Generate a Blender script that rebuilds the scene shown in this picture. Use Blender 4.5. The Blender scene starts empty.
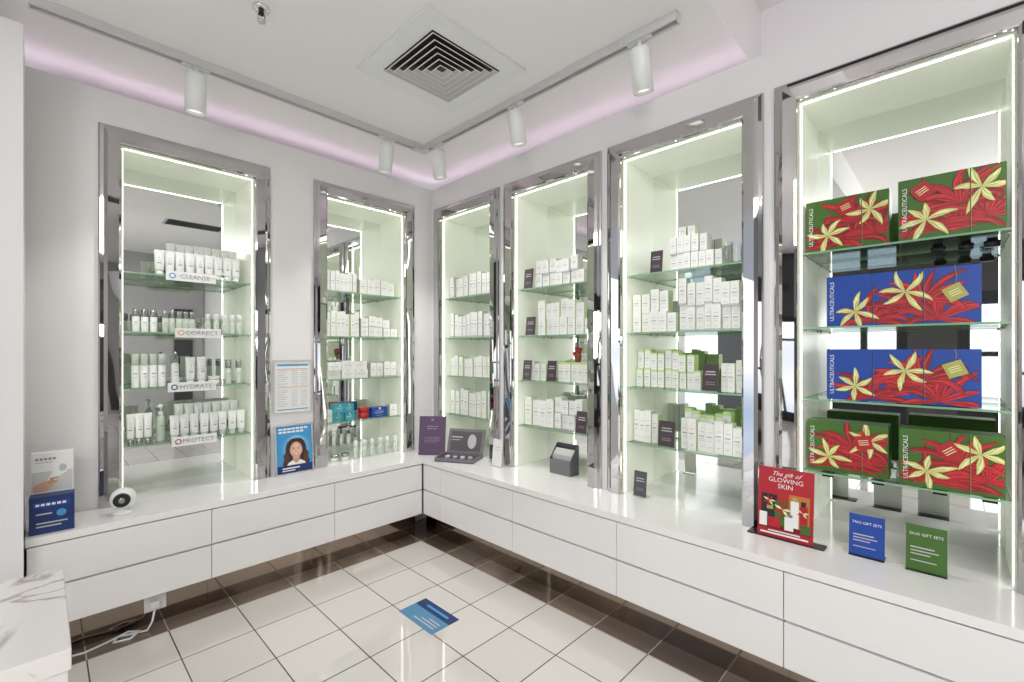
import bpy, bmesh, math, random
from mathutils import Vector, Matrix
S = bpy.context.scene
COL = S.collection
random.seed(7)
PI = math.pi
S.view_settings.view_transform = 'Standard'

# ------------------------------------------------------------------ camera geometry
CX, CY, CH, FPX = -2.30, -3.17, 1.40, 457.0
TH = math.radians(44.11)
DX, DY, RX, RY = math.cos(TH), math.sin(TH), math.sin(TH), -math.cos(TH)
def ray(px):
    u = (px - 512) / FPX
    return DX + u * RX, DY + u * RY
def xL(px, t):                       # x on a plane parallel to the left wall, t behind its face
    a, b = ray(px); return CX + (t - CY) / b * a
def yR(px, t):                       # y on a plane parallel to the right wall
    a, b = ray(px); return CY + (t - CX) / a * b

# ------------------------------------------------------------------ materials
def M(name, col, rough=.5, metal=0, var=.04, scale=20, emis=None, estr=0, coat=0, bump=0, bscale=8):
    m = bpy.data.materials.new(name); m.use_nodes = True
    nt = m.node_tree; b = nt.nodes['Principled BSDF']
    b.inputs['Roughness'].default_value = rough; b.inputs['Metallic'].default_value = metal
    b.inputs['Coat Weight'].default_value = coat
    tc = nt.nodes.new('ShaderNodeTexCoord'); nz = nt.nodes.new('ShaderNodeTexNoise')
    nz.inputs['Scale'].default_value = scale
    nt.links.new(tc.outputs['Object'], nz.inputs['Vector'])
    mx = nt.nodes.new('ShaderNodeMix'); mx.data_type = 'RGBA'
    c = list(col)
    mx.inputs['A'].default_value = [v * (1 - var) for v in c] + [1]
    mx.inputs['B'].default_value = [min(1, v * (1 + var)) for v in c] + [1]
    nt.links.new(nz.outputs['Fac'], mx.inputs['Factor'])
    nt.links.new(mx.outputs['Result'], b.inputs['Base Color'])
    if emis:
        b.inputs['Emission Color'].default_value = list(emis) + [1]; b.inputs['Emission Strength'].default_value = estr
    if bump:
        n2 = nt.nodes.new('ShaderNodeTexNoise'); n2.inputs['Scale'].default_value = bscale; n2.inputs['Detail'].default_value = 0
        nt.links.new(tc.outputs['Object'], n2.inputs['Vector'])
        bp = nt.nodes.new('ShaderNodeBump'); bp.inputs['Strength'].default_value = 1; bp.inputs['Distance'].default_value = bump
        nt.links.new(n2.outputs['Fac'], bp.inputs['Height']); nt.links.new(bp.outputs['Normal'], b.inputs['Normal'])
    return m
def glass_mat(name, tint, gl=1.0):
    m = bpy.data.materials.new(name); m.use_nodes = True; nt = m.node_tree
    for n in list(nt.nodes):
        if n.type != 'OUTPUT_MATERIAL': nt.nodes.remove(n)
    out = nt.nodes['Material Output']
    tr = nt.nodes.new('ShaderNodeBsdfTransparent'); tr.inputs['Color'].default_value = (*tint, 1)
    g = nt.nodes.new('ShaderNodeBsdfGlossy'); g.inputs['Roughness'].default_value = .02
    fr = nt.nodes.new('ShaderNodeFresnel'); fr.inputs['IOR'].default_value = 1.45
    ma = nt.nodes.new('ShaderNodeMath'); ma.operation = 'MULTIPLY'; ma.inputs[1].default_value = gl
    mix = nt.nodes.new('ShaderNodeMixShader')
    nt.links.new(fr.outputs[0], ma.inputs[0]); nt.links.new(ma.outputs[0], mix.inputs[0])
    nt.links.new(tr.outputs[0], mix.inputs[1]); nt.links.new(g.outputs[0], mix.inputs[2])
    nt.links.new(mix.outputs[0], out.inputs['Surface'])
    return m
WALL = M('white wall paint', (.80, .79, .79), .45, var=.015, scale=3)
CEIL = M('ceiling paint', (.87, .855, .845), .7, var=.015, scale=2)
LAM = M('gloss white laminate', (.83, .82, .815), .18, var=.01, scale=4, coat=.3)
TOP = M('white stone worktop', (.85, .84, .83), .15, var=.02, scale=40, coat=.3)
KICK = M('bronze mirror plinth', (.32, .255, .21), .05, 1, var=.02)
CHROME = M('polished chrome', (.55, .54, .54), .03, 1, var=.01, bump=.016, bscale=3.2)
STEEL = M('bright steel', (.75, .75, .76), .2, 1)
MIRROR = M('mirror', (.84, .865, .84), .015, 1, var=.005)
LINING = M('glowing niche lining', (.80, .83, .74), .35, var=.01, emis=(.94, 1, .78), estr=.12)  # panels given a faint glow to imitate LED light falling on them
LED = M('led strip', (1, 1, .95), .5, emis=(1, 1, .90), estr=4.2)
GLASS = glass_mat('shelf glass', (.92, .965, .91), .6)
ACRYL = glass_mat('clear acrylic', (.98, .985, .985), .45)
EDGE = M('green glass edge', (.18, .34, .21), .15, emis=(.4, .6, .36), estr=.09)  # faint emission stands in for light carried through the glass
WHITE = M('white card', (.80, .80, .78), .45, var=.02)
WPL = M('white plastic', (.80, .81, .80), .3, var=.02)
FROST = M('frosted bottle plastic', (.56, .62, .54), .25, var=.03)
PGREEN = M('pale green card', (.36, .58, .14), .45)
LGREEN = M('light green tint', (.52, .70, .30), .45)
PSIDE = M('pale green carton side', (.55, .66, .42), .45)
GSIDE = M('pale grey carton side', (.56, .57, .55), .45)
GREY = M('grey print', (.24, .25, .26), .5)
MGREY = M('mid grey print', (.32, .33, .34), .5)
LGREY = M('light grey print', (.48, .49, .50), .5)
SILVER = M('silver cap', (.40, .41, .42), .22, .9)
BLACK = M('black plastic', (.012, .012, .014), .35)
DARK = M('dark duct', (.022, .021, .020), .5)
PLUM = M('plum sign card', (.060, .038, .047), .4)
PURPLE = M('purple card', (.095, .055, .120), .4)
LILAC = M('faint lilac print', (.28, .22, .33), .4)
SLATE = M('slate grey card', (.085, .085, .095), .4)
MIDG = M('mid grey card', (.17, .17, .18), .4)
TEAL = M('teal carton', (.03, .30, .38), .4)
BLUE = M('royal blue card', (.007, .055, .33), .4)
SKYB = M('sky blue print', (.05, .30, .60), .4)
NAVY = M('navy print', (.009, .030, .14), .4)
RED = M('red card', (.42, .013, .022), .4)
REDP = M('red petal print', (.43, .010, .018), .4, var=.35, scale=45)
REDB = M('bright red petal print', (.56, .024, .028), .4, var=.3, scale=45)
REDM = M('deep red petal print', (.27, .006, .012), .4, var=.35, scale=45)
DRED = M('dark red petal print', (.11, .002, .007), .4)
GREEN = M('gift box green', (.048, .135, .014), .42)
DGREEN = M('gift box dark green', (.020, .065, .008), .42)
YEL = M('lily green gold print', (.64, .62, .22), .45, var=.3, scale=40)
YELL = M('lily pale print', (.78, .77, .42), .45, var=.2, scale=40)
YELD = M('lily throat print', (.26, .34, .06), .45)
GOLD = M('gold green tag', (.40, .38, .09), .35)
ORANGE = M('orange print', (.72, .38, .18), .5)
SKIN = M('skin print', (.66, .38, .27), .5)
SKINL = M('skin highlight print', (.76, .50, .38), .5)
BLUSH = M('cheek print', (.57, .29, .20), .5)
HAIR = M('brown hair print', (.040, .016, .010), .5, var=.4, scale=90)
HAIRL = M('light brown hair print', (.10, .042, .022), .5, var=.4, scale=90)
LIPS = M('lip print', (.42, .07, .07), .5)
TERRA = M('terracotta', (.36, .09, .05), .5)
PINKLED = M('pink cove led', (1, .9, .98), .5, emis=(1, .82, .98), estr=3.0)
LAMP = M('spot lens', (1, 1, 1), .5, emis=(1, .97, .9), estr=.9)
LOUV = M('louvre grey', (.60, .58, .57), .5)
RAILW = M('off white track', (.62, .615, .61), .4)
JOINT = .055
def tile_mat(name, c1, c2, cm, ior):
    m = M(name, c1, .05, var=.02, scale=6, coat=.35)
    nt = m.node_tree; b = nt.nodes['Principled BSDF']
    b.inputs['Coat Roughness'].default_value = .03; b.inputs['IOR'].default_value = ior
    tc = nt.nodes.new('ShaderNodeTexCoord'); mp = nt.nodes.new('ShaderNodeMapping')
    mp.inputs['Location'].default_value = (JOINT + 30, JOINT + 30, 0)
    br = nt.nodes.new('ShaderNodeTexBrick'); br.offset = 0; br.squash = 1
    br.inputs['Scale'].default_value = 1; br.inputs['Brick Width'].default_value = .3; br.inputs['Row Height'].default_value = .3
    br.inputs['Mortar Size'].default_value = .003; br.inputs['Mortar Smooth'].default_value = .2
    br.inputs['Color1'].default_value = (*c1, 1); br.inputs['Color2'].default_value = (*c2, 1)
    br.inputs['Mortar'].default_value = (*cm, 1)
    nt.links.new(tc.outputs['Object'], mp.inputs['Vector']); nt.links.new(mp.outputs['Vector'], br.inputs['Vector'])
    nt.links.new(br.outputs['Color'], b.inputs['Base Color'])
    bp = nt.nodes.new('ShaderNodeBump'); bp.inputs['Distance'].default_value = .002; bp.invert = True
    nt.links.new(br.outputs['Fac'], bp.inputs['Height']); nt.links.new(bp.outputs['Normal'], b.inputs['Normal'])
    return m
TILE = tile_mat('off white floor tiles', (.64, .615, .575), (.69, .665, .625), (.12, .095, .08), 1.7)
TILEB = tile_mat('dark brown tiled strip', (.08, .058, .043), (.20, .155, .12), (.46, .41, .36), 1.8)  # brown tiled strip of floor along the cabinet bases
def marble_mat():
    m = M('white marble', (.74, .72, .70), .15, coat=.3)
    nt = m.node_tree; b = nt.nodes['Principled BSDF']
    tc = nt.nodes.new('ShaderNodeTexCoord'); n = nt.nodes.new('ShaderNodeTexNoise')
    n.inputs['Scale'].default_value = 2.6; n.inputs['Detail'].default_value = 8; n.inputs['Distortion'].default_value = 1.0
    s = nt.nodes.new('ShaderNodeMath'); s.operation = 'SUBTRACT'; s.inputs[1].default_value = .5
    a = nt.nodes.new('ShaderNodeMath'); a.operation = 'ABSOLUTE'
    r = nt.nodes.new('ShaderNodeValToRGB'); r.color_ramp.elements[0].color = (.36, .31, .27, 1); r.color_ramp.elements[0].position = 0
    r.color_ramp.elements[1].color = (.72, .70, .68, 1); r.color_ramp.elements[1].position = .025
    nt.links.new(tc.outputs['Object'], n.inputs['Vector']); nt.links.new(n.outputs['Fac'], s.inputs[0])
    nt.links.new(s.outputs[0], a.inputs[0]); nt.links.new(a.outputs[0], r.inputs['Fac']); nt.links.new(r.outputs['Color'], b.inputs['Base Color'])
    return m
MARBLE = marble_mat()

# ------------------------------------------------------------------ mesh helpers
class MB:
    def __init__(s): s.bm = bmesh.new(); s.mats = []
    def mi(s, m):
        if m not in s.mats: s.mats.append(m)
        return s.mats.index(m)
    def face(s, pts, m):
        f = s.bm.faces.new([s.bm.verts.new(p) for p in pts]); f.material_index = s.mi(m); return f
    def box(s, a, b, m, bevel=0):
        x0, y0, z0 = a; x1, y1, z1 = b
        v = [s.bm.verts.new(p) for p in ((x0,y0,z0),(x1,y0,z0),(x1,y1,z0),(x0,y1,z0),(x0,y0,z1),(x1,y0,z1),(x1,y1,z1),(x0,y1,z1))]
        fs = [s.bm.faces.new([v[i] for i in q]) for q in ((3,2,1,0),(4,5,6,7),(0,1,5,4),(1,2,6,5),(2,3,7,6),(3,0,4,7))]
        k = s.mi(m)
        for f in fs: f.material_index = k
        if bevel:
            es = list({e for f in fs for e in f.edges})
            r = bmesh.ops.bevel(s.bm, geom=es, offset=bevel, segments=2, affect='EDGES', profile=.5)
            for f in r['faces']: f.material_index = k
        return fs
    def loft(s, rings, m, caps=True, closed=True):
        k = s.mi(m); R = [[s.bm.verts.new(p) for p in r] for r in rings]; n = len(R[0])
        for a, b in zip(R, R[1:]):
            for i in range(n if closed else n - 1):
                f = s.bm.faces.new((a[i], a[(i+1) % n], b[(i+1) % n], b[i])); f.material_index = k; f.smooth = True
        if caps:
            f = s.bm.faces.new(R[0][::-1]); f.material_index = k
            f = s.bm.faces.new(R[-1]); f.material_index = k
    def lathe(s, prof, m, n=16, c=(0, 0), caps=True):
        s.loft([[(c[0] + r * math.cos(2*PI*i/n), c[1] + r * math.sin(2*PI*i/n), z) for i in range(n)] for r, z in prof], m, caps)
    def tube(s, pts, r, m, n=8):
        pts = [Vector(p) for p in pts]; rings = []
        for i, p in enumerate(pts):
            d = (pts[min(i+1, len(pts)-1)] - pts[max(i-1, 0)]).normalized()
            up = Vector((0, 0, 1)) if abs(d.z) < .9 else Vector((1, 0, 0))
            a = d.cross(up).normalized(); b = a.cross(d).normalized()
            rings.append([tuple(p + r * (math.cos(2*PI*j/n) * a + math.sin(2*PI*j/n) * b)) for j in range(n)])
        s.loft(rings, m)
    def prism(s, pts, z0, z1, m):          # polygon in xy
        k = s.mi(m); n = len(pts)
        a = [s.bm.verts.new((x, y, z0)) for x, y in pts]; b = [s.bm.verts.new((x, y, z1)) for x, y in pts]
        for f in [s.bm.faces.new(a[::-1]), s.bm.faces.new(b)] + [s.bm.faces.new((a[i], a[(i+1) % n], b[(i+1) % n], b[i])) for i in range(n)]:
            f.material_index = k
    def rect(s, x0, x1, z0, z1, y, m):     # flat, facing -y
        s.face([(x0, y, z0), (x1, y, z0), (x1, y, z1), (x0, y, z1)], m)
    def disc(s, cx, cz, rx_, rz_, y, m, n=24):
        s.face([(cx + rx_ * math.cos(2*PI*i/n), y, cz + rz_ * math.sin(2*PI*i/n)) for i in range(n)], m)
    def flat(s, pts, y, m):
        s.face([(x, y, z) for x, z in pts], m)
    def mesh(s, name, recalc=True):
        if recalc: bmesh.ops.recalc_face_normals(s.bm, faces=s.bm.faces)
        me = bpy.data.meshes.new(name); s.bm.to_mesh(me); s.bm.free()
        for m in s.mats: me.materials.append(m)
        return me
    def build(s, name, parent=None, recalc=True):
        return link(name, s.mesh(name, recalc), parent)
def link(name, me, parent=None):
    o = bpy.data.objects.new(name, me); COL.objects.link(o)
    if parent: o.parent = parent
    return o
def tag(o, label, cat, group=None):
    o['label'] = label; o['category'] = cat
    if group: o['group'] = group
    return o
def thing(name, label, cat, loc=(0,0,0), rz=0, group=None):
    o = bpy.data.objects.new(name, None); COL.objects.link(o); o.empty_display_size = .05
    o.location = loc; o.rotation_euler = (0, 0, rz)
    if label: tag(o, label, cat, group)
    return o
def struct(o): o['kind'] = 'structure'; return o
def copy_tree(o, parent=None):
    c = o.copy(); COL.objects.link(c)
    if parent: c.parent = parent
    for ch in list(o.children): copy_tree(ch, c)
    return c
TXT = {}
def text_mesh(body, size, m, align='CENTER', bold=0, shear=0):
    key = (body, size, m.name, align, bold, shear)
    if key not in TXT:
        cu = bpy.data.curves.new('lettering', 'FONT'); cu.body = body; cu.size = size; cu.align_x = align; cu.resolution_u = 2; cu.offset = bold; cu.shear = shear
        o = bpy.data.objects.new('tmp_text', cu); COL.objects.link(o); bpy.context.view_layer.update()
        me = bpy.data.meshes.new_from_object(o.evaluated_get(bpy.context.evaluated_depsgraph_get()))
        bpy.data.objects.remove(o); bpy.data.curves.remove(cu)
        me.transform(Matrix.Rotation(PI/2, 4, 'X')); me.materials.clear(); me.materials.append(m); TXT[key] = me
    return TXT[key]
def lettering(parent, body, x, y, z, size, m, rot=0, align='CENTER', tilt=0, bold=0, shear=0):
    o = link('lettering', text_mesh(body, size, m, align, bold, shear), parent)
    o.matrix_local = Matrix.Rotation(-tilt, 4, 'X') @ Matrix.Translation((x, y, z)) @ Matrix.Rotation(rot, 4, 'Y')
    return o

# ------------------------------------------------------------------ room shell
ZW, ZC, ZC2 = 2.75, 2.87, 3.22
HT = .585           # worktop height
ZTOP = 2.48         # niche head
NW = {'A': .64, 'B': .63, 'C': .60, 'D': .63, 'E': .64, 'F': .64}
N0 = {'A': -2.004, 'B': -.905, 'C': -.135, 'D': -.96, 'E': -1.815, 'F': -2.68}
DEP = .36
def wall_with_niches(rng, cabs, right):
    b = MB()
    def bx(s0, s1, t0, t1, z0, z1):
        if right: b.box((t0, -s1, z0), (t1, -s0, z1), WALL)
        else: b.box((s0, t0, z0), (s1, t1, z1), WALL)
    e = .008; s = rng[0]
    for c in cabs:
        a0 = (-N0[c] if right else N0[c]) - e; a1 = a0 + NW[c] + 2*e
        bx(s, a0, 0, .40, 0, ZW); bx(a0, a1, 0, .40, ZTOP + e, ZW); bx(a0, a1, 0, .40, 0, HT - .012); bx(a0, a1, .375, .40, HT - .012, ZTOP + e)
        s = a1
    bx(s, rng[1], 0, .40, 0, ZW)
    return b
b = wall_with_niches((-2.35, 0), 'AB', False)
b.box((-2.35, .40, 0), (.0, .45, ZC), WALL)
b.box((-3.4, -.40, 0), (-2.35, .45, ZW), WALL)
struct(b.build('wall_left'))
b = wall_with_niches((-.40, 7.0), 'CDEF', True)
b.box((.40, -7.0, 0), (.45, .45, ZC2), WALL)
struct(b.build('wall_right'))
b = MB(); J = -.3 - JOINT
b.box((-7, -7, -.05), (J, J, 0), TILE)
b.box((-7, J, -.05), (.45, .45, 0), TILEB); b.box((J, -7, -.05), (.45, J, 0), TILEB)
struct(b.build('floor'))
b = MB(); b.box((-7, -2.42, ZC), (.45, .45, ZC2 + .05), CEIL); b.box((-7, -7, ZC2), (.45, -2.42, ZC2 + .05), CEIL)
b.box((-1.75, -3.55, ZC2 - .01), (-.35, -2.5, ZC2 - .0005), M('added dark ceiling panel', (.03, .028, .028), .4))  # unseen dark panel added so the chrome frames reflect something dark
struct(b.build('ceiling'))
BACKW = M('back wall grey', (.42, .41, .41), .5)
BACKD = M('dark panel for reflections', (.05, .046, .045), .3)
FARW = M('dark far shopfront', (.06, .056, .055), .3)
b = MB(); b.box((-7, -7.1, 0), (.45, -7, ZC2), BACKW)
for x0, x1, z0, z1 in ((-6.6, -5.6, 0, 2.4), (-4.9, -4.2, .3, 2.2), (-3.2, -2.75, 0, 2.6), (-1.9, -1.6, 0, 2.6), (-.5, -.2, .2, 2.2), (.0, .35, .0, 2.7)):
    b.box((x0, -6.999, z0), (x1, -6.97, z1), BACKD)  # dark panels added on the unseen wall for the chrome to reflect
struct(b.build('wall_back'))
b = MB(); b.box((-7.1, -7, 2.3), (-7, .45, ZC2), FARW); b.box((-7.1, -7, 0), (-7, -6.2, 2.3), FARW); b.box((-7.1, -3.2, 0), (-7, -2.6, 2.3), FARW); b.box((-7.1, -.3, 0), (-7, .45, 2.3), FARW)
struct(b.build('wall_far'))
for k, (y0, y1) in enumerate(((-6.2, -3.2), (-2.6, -.3))):
    b = MB(); n = 4
    for (a0, a1, z0, z1) in [(y0, y0+.14, 0, 2.3), (y1-.14, y1, 0, 2.3), (y0+.14, y1-.14, 2.1, 2.3), (y0+.14, y1-.14, 0, .5), (y0+.14, y1-.14, 1.30, 1.38)] + [(y0 + (y1-y0)*i/n - .05, y0 + (y1-y0)*i/n + .05, .5, 2.1) for i in range(1, n)]:
        b.box((-7.08, a0, z0), (-7.0, a1, z1), BLACK)
    struct(b.build('window_%d' % (k+1)))

# ------------------------------------------------------------------ worktop and base units
b = MB(); b.prism([(-2.347, -.002), (-2.347, -.312), (-.312, -.312), (-.312, -4.25), (-.002, -4.25), (-.002, -.002)], HT - .034, HT, TOP)
tag(b.build('worktop'), 'long L-shaped gloss white worktop running under all the display cabinets', 'worktop')
RZ = {'L': 0, 'R': -PI/2}
ZB, KY = .175, -.215          # underside of the drawers, plinth face
def base_body(t, w, x1=None):
    g = MB(); g.box((.002, -.284, ZB + .003), (w - .002, -.195, HT - .036), LAM); g.build('body', t)
    g = MB(); g.box((.0005, KY, 0), (w - .0005, KY + .018, ZB + .003), KICK); g.build('plinth', t)
def base_unit(wall, s0, w, label):
    t = thing('drawer_unit', label, 'drawer unit', (s0, 0, 0) if wall == 'L' else (0, s0, 0), RZ[wall], 'white two-drawer base units under the worktop')
    base_body(t, w)
    for z0, z1 in ((ZB, .351), (.360, HT - .042)):
        g = MB(); g.box((.0015, -.306, z0), (w - .0015, -.286, z1), LAM, .0015); g.build('drawer', t)
base_unit('L', -2.343, .683, 'white two-drawer base unit at the left end of the worktop')
base_unit('L', -1.66, .677, 'white two-drawer base unit in the middle of the left wall')
base_unit('L', -.983, .671, 'white two-drawer base unit on the left wall next to the inside corner')
base_unit('R', -.52, .72, 'white two-drawer base unit on the right wall nearest the inside corner')
base_unit('R', -1.24, .72, 'white two-drawer base unit on the right wall, second from the corner')
base_unit('R', -1.96, .735, 'white two-drawer base unit below the red gift poster')
base_unit('R', -2.695, .72, 'white two-drawer base unit below the gift box cabinet at the right edge')
t = thing('corner_panel', 'narrow white filler panels in the inside corner between drawer units', 'panel', (0, -.312, 0), -PI/2)
for z0, z1 in ((ZB, .351), (.360, HT - .042)):
    g = MB(); g.box((.0015, -.306, z0), (.2065, -.286, z1), LAM, .0015); g.build('panel', t)
g = MB(); g.box((.002, -.284, ZB + .003), (.206, -.195, HT - .036), LAM); g.build('body', t)
g = MB(); g.box((-.09, KY, 0), (.2075, KY + .018, ZB + .003), KICK); g.build('plinth', t)

# ------------------------------------------------------------------ display cabinets
SH = [HT, .875, 1.188, 1.50, 1.825]
FW = .09
WL = {'A': 'L', 'B': 'L', 'C': 'R', 'D': 'R', 'E': 'R', 'F': 'R'}
CLAB = {'A': 'mirror-framed lit display cabinet at far left, filled with small tubes and bottles',
        'B': 'mirror-framed lit display cabinet on the left wall next to the corner',
        'C': 'narrow mirror-framed lit display cabinet on the right wall in the corner',
        'D': 'mirror-framed lit display cabinet with a small red flower, second from the corner',
        'E': 'mirror-framed lit display cabinet with stacked cartons and drinking glasses, left of gift boxes',
        'F': 'mirror-framed lit display cabinet holding green and blue gift boxes at far right'}
def cw(c, s, t):
    return (N0[c] + s, t) if WL[c] == 'L' else (t, N0[c] - s)
def spx(c, px, t):
    return xL(px, t) - N0[c] if WL[c] == 'L' else N0[c] - yR(px, t)
def clamp(c, sa, sb): return max(sa, .014), min(sb, NW[c] - .014)
for c in 'ABCDEF':
    w = NW[c]; ox, oy = cw(c, 0, 0)
    root = thing('display_cabinet', CLAB[c], 'cabinet', (ox, oy, 0), RZ[WL[c]], 'mirror-framed display cabinets along the two walls')
    zb = HT + .001
    prof = [(FW, -.001), (FW, -.016), (FW-.006, -.020), (.070, -.024), (.055, -.034), (.010, -.030), (.002, -.026), (0, -.022), (0, -.001)]
    g = MB()
    g.loft([[(-a, t, zb) for a, t in prof], [(-a, t, ZTOP + a) for a, t in prof], [(w + a, t, ZTOP + a) for a, t in prof], [(w + a, t, zb) for a, t in prof]], CHROME)
    for f in g.bm.faces: f.smooth = False
    g.build('frame', root)
    for x0, x1 in ((.0, .006), (w - .006, w)):
        g = MB(); g.box((x0, .001, zb), (x1, DEP, ZTOP), LINING); g.build('side_panel', root)
    g = MB(); g.box((.006, .001, ZTOP - .006), (w - .006, DEP, ZTOP), LINING); g.build('top_panel', root)
    g = MB(); g.box((.0, .0, HT - .008), (w, DEP, HT), TOP); g.build('base_panel', root)
    g = MB(); g.box((.006, DEP - .006, HT), (w - .006, DEP, ZTOP - .006), MIRROR); g.build('back_mirror', root)
    for x0, x1 in ((.006, .009), (w - .009, w - .006)):
        g = MB(); g.box((x0, .010, HT + .01), (x1, .020, ZTOP - .012), LED); g.build('light_strip', root)
    g = MB(); g.box((.02, .010, ZTOP - .009), (w - .02, .020, ZTOP - .006), LED); g.build('light_strip', root)
    for i, z in enumerate(SH[1:]):
        g = MB(); fs = g.box((.008, .035, z - .008), (w - .008, DEP - .008, z), GLASS); k = g.mi(EDGE)
        for f in fs[2:6]: f.material_index = k
        sh = g.build('glass_shelf', root)
        for px_, py_ in ((.012, .07), (w - .012, .07), (.012, .31), (w - .012, .31)):
            q = MB(); q.lathe([(.005, z - .015), (.005, z - .0085)], STEEL, 8, (px_, py_)); q.build('shelf_peg', sh)
        if c == 'F' and i in (0, 3):
            for px_ in ((828, 878, 940, 990) if i == 0 else (938, 966, 992)):
                s = spx('F', px_, .16)
                q = MB(); q.loft([[(s - a, .16 - d, zz), (s + a, .16 - d, zz), (s + a, .16 + d, zz), (s - a, .16 + d, zz)] for a, d, zz in ((.020, .012, z - .042), (.022, .014, z - .022), (.014, .012, z - .018), (.014, .012, z - .0083))], BLACK)
                q.build('shelf_clip', sh)

# ------------------------------------------------------------------ products
PROTO = {}
def ell(rx_, ry_, z, n=16): return [(rx_ * math.cos(2*PI*i/n), ry_ * math.sin(2*PI*i/n), z) for i in range(n)]
def make(kind, a):
    r = thing(kind, None, None)
    if kind == 'squeeze_tube':
        h, rad, cap = a
        g = MB(); g.lathe([(rad*.80, 0), (rad*.82, h*.2)], cap, 14); g.build('cap', r)
        g = MB(); g.loft([ell(rad*.9, rad*.9, h*.2), ell(rad, rad, h*.24), ell(rad*1.02, rad*.9, h*.5), ell(rad*1.08, rad*.5, h*.8), ell(rad*1.14, .0025, h*.94), ell(rad*1.14, .0025, h)], WPL)
        g.rect(-rad*.45, rad*.45, h*.46, h*.50, -rad*.99, MGREY); g.rect(-rad*.4, rad*.4, h*.56, h*.58, -rad*.93, LGREY); g.rect(-rad*.1, rad*.1, h*.64, h*.72, -rad*.86, LGREEN); g.build('body', r, False)
    elif kind == 'pump_bottle':
        h, rad, capm, bm_ = a
        g = MB(); g.lathe([(rad*.95, 0), (rad, .004), (rad, h*.62), (rad*.9, h*.66), (rad*.45, h*.7)], bm_, 14)
        g.rect(-rad*.45, rad*.45, h*.40, h*.43, -rad*1.01, MGREY); g.rect(-rad*.4, rad*.4, h*.3, h*.32, -rad*1.01, LGREY); g.build('body', r, False)
        g = MB(); g.lathe([(rad*.55, h*.7), (rad*.55, h*.8)], capm, 12); g.build('collar', r)
        g = MB(); g.lathe([(rad*.2, h*.8), (rad*.2, h*.9), (rad*.5, h*.91), (rad*.5, h)], capm, 12); g.tube([(0, 0, h*.95), (-rad*.9, -rad*.2, h*.94)], rad*.15, capm, 6); g.build('pump', r)
    elif kind == 'airless_bottle':
        h, rad, capm, bm_ = a
        g = MB(); g.lathe([(rad*.96, 0), (rad, .004), (rad, h*.66)], bm_, 14)
        g.rect(-rad*.45, rad*.45, h*.40, h*.43, -rad*1.01, MGREY); g.rect(-rad*.4, rad*.4, h*.3, h*.32, -rad*1.01, LGREY); g.build('body', r, False)
        g = MB(); g.lathe([(rad*.98, h*.665), (rad*.98, h*.97), (rad*.9, h)], capm, 14); g.build('cap', r)
    elif kind == 'cream_jar':
        h, rad, capm = a
        g = MB(); g.lathe([(rad*.9, 0), (rad, .004), (rad, h*.55)], RED if capm is RED else WPL, 18); g.build('body', r)
        g = MB(); g.lathe([(rad*1.02, h*.56), (rad*1.02, h*.97), (rad*.95, h)], capm, 18); g.build('lid', r)
    elif kind == 'drinking_glass':
        h, rad = a
        g = MB(); g.lathe([(rad*.85, 0), (rad, h)], ACRYL, 18, caps=False); g.lathe([(rad*.80, .008), (rad*.95, h)], ACRYL, 18, caps=False); g.build('bowl', r)
        g = MB(); g.lathe([(rad*.84, .0), (rad*.84, .008)], EDGE, 18); g.build('foot', r)
    return r
CART = {}
def carton_mesh(w, d, h, style):
    key = (round(w, 3), round(d, 3), round(h, 3), style)
    if key in CART: return CART[key]
    g = MB(); body = {'teal': TEAL, 'blue': BLUE, 'red': RED}.get(style, WHITE); col = style in ('teal', 'blue', 'red')
    fs = g.box((-w/2, -d/2, 0), (w/2, d/2, h), body)
    side = None if col else (PSIDE if style in ('plain', 'bandgreen') else GSIDE)  # pale green is card colour; grey sides are darkened so edges show like shade
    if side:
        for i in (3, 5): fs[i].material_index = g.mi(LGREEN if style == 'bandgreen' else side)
    if style == 'bandgreen':
        fs[1].material_index = g.mi(PGREEN); fs[4].material_index = g.mi(LGREEN)
        g.rect(-w/2, w/2, h*.90, h, -d/2 - .0004, LGREEN)
    ink = WHITE if col else MGREY
    ink2 = WHITE if col else LGREY
    y = -d/2 - .0006
    if style == 'silver': g.rect(-w/2, w/2, 0, h*.08, y + .0002, LGREY)
    g.rect(-w*.06, w*.06, h*.78, h*.78 + w*.12, y, LGREEN if not col else WHITE)
    g.rect(-w*.28, w*.28, h*.67, h*.69, y, ink2)
    g.rect(-w*.34, w*.26, h*.51, h*.545, y, ink)
    g.rect(-w*.28, w*.20, h*.43, h*.445, y, ink2); g.rect(-w*.30, w*.24, h*.37, h*.385, y, ink2)
    g.rect(-w*.2, w*.2, h*.16, h*.18, y, ink2)
    # tuck flap seam on the top
    g.face([(-w*.45, -d*.35, h + .0004), (w*.45, -d*.35, h + .0004), (w*.45, -d*.32, h + .0004), (-w*.45, -d*.32, h + .0004)], LGREY)
    me = g.mesh('carton', False); CART[key] = me; return me
def put(kind, args, c, s, t, z, label, cat, group, rz=0):
    key = (kind,) + tuple(x if isinstance(x, (int, float)) else x.name for x in args)
    if key not in PROTO: o = PROTO[key] = make(kind, args)
    else: o = copy_tree(PROTO[key])
    x, y = cw(c, s, t); o.location = (x, y, z + .0006); o.rotation_euler = (0, 0, RZ[WL[c]] + rz)
    for k in ('label', 'category', 'group'):
        if k in o: del o[k]
    tag(o, label, cat, group)
    return o
def prow(kind, args, c, sh, pa, pb, n, t, label, cat, group, dz=0):
    sa, sb = clamp(c, spx(c, pa, t), spx(c, pb, t))
    for i in range(n):
        put(kind, args, c, sa + (sb - sa) * (i + .5) / n, t + random.uniform(-.008, .008), SH[sh] + dz, label, cat, group if n > 1 else None, random.uniform(-.2, .2))
HV = (1, .97, 1, .90, .90, 1, .95, .86, .86, .93)
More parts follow.
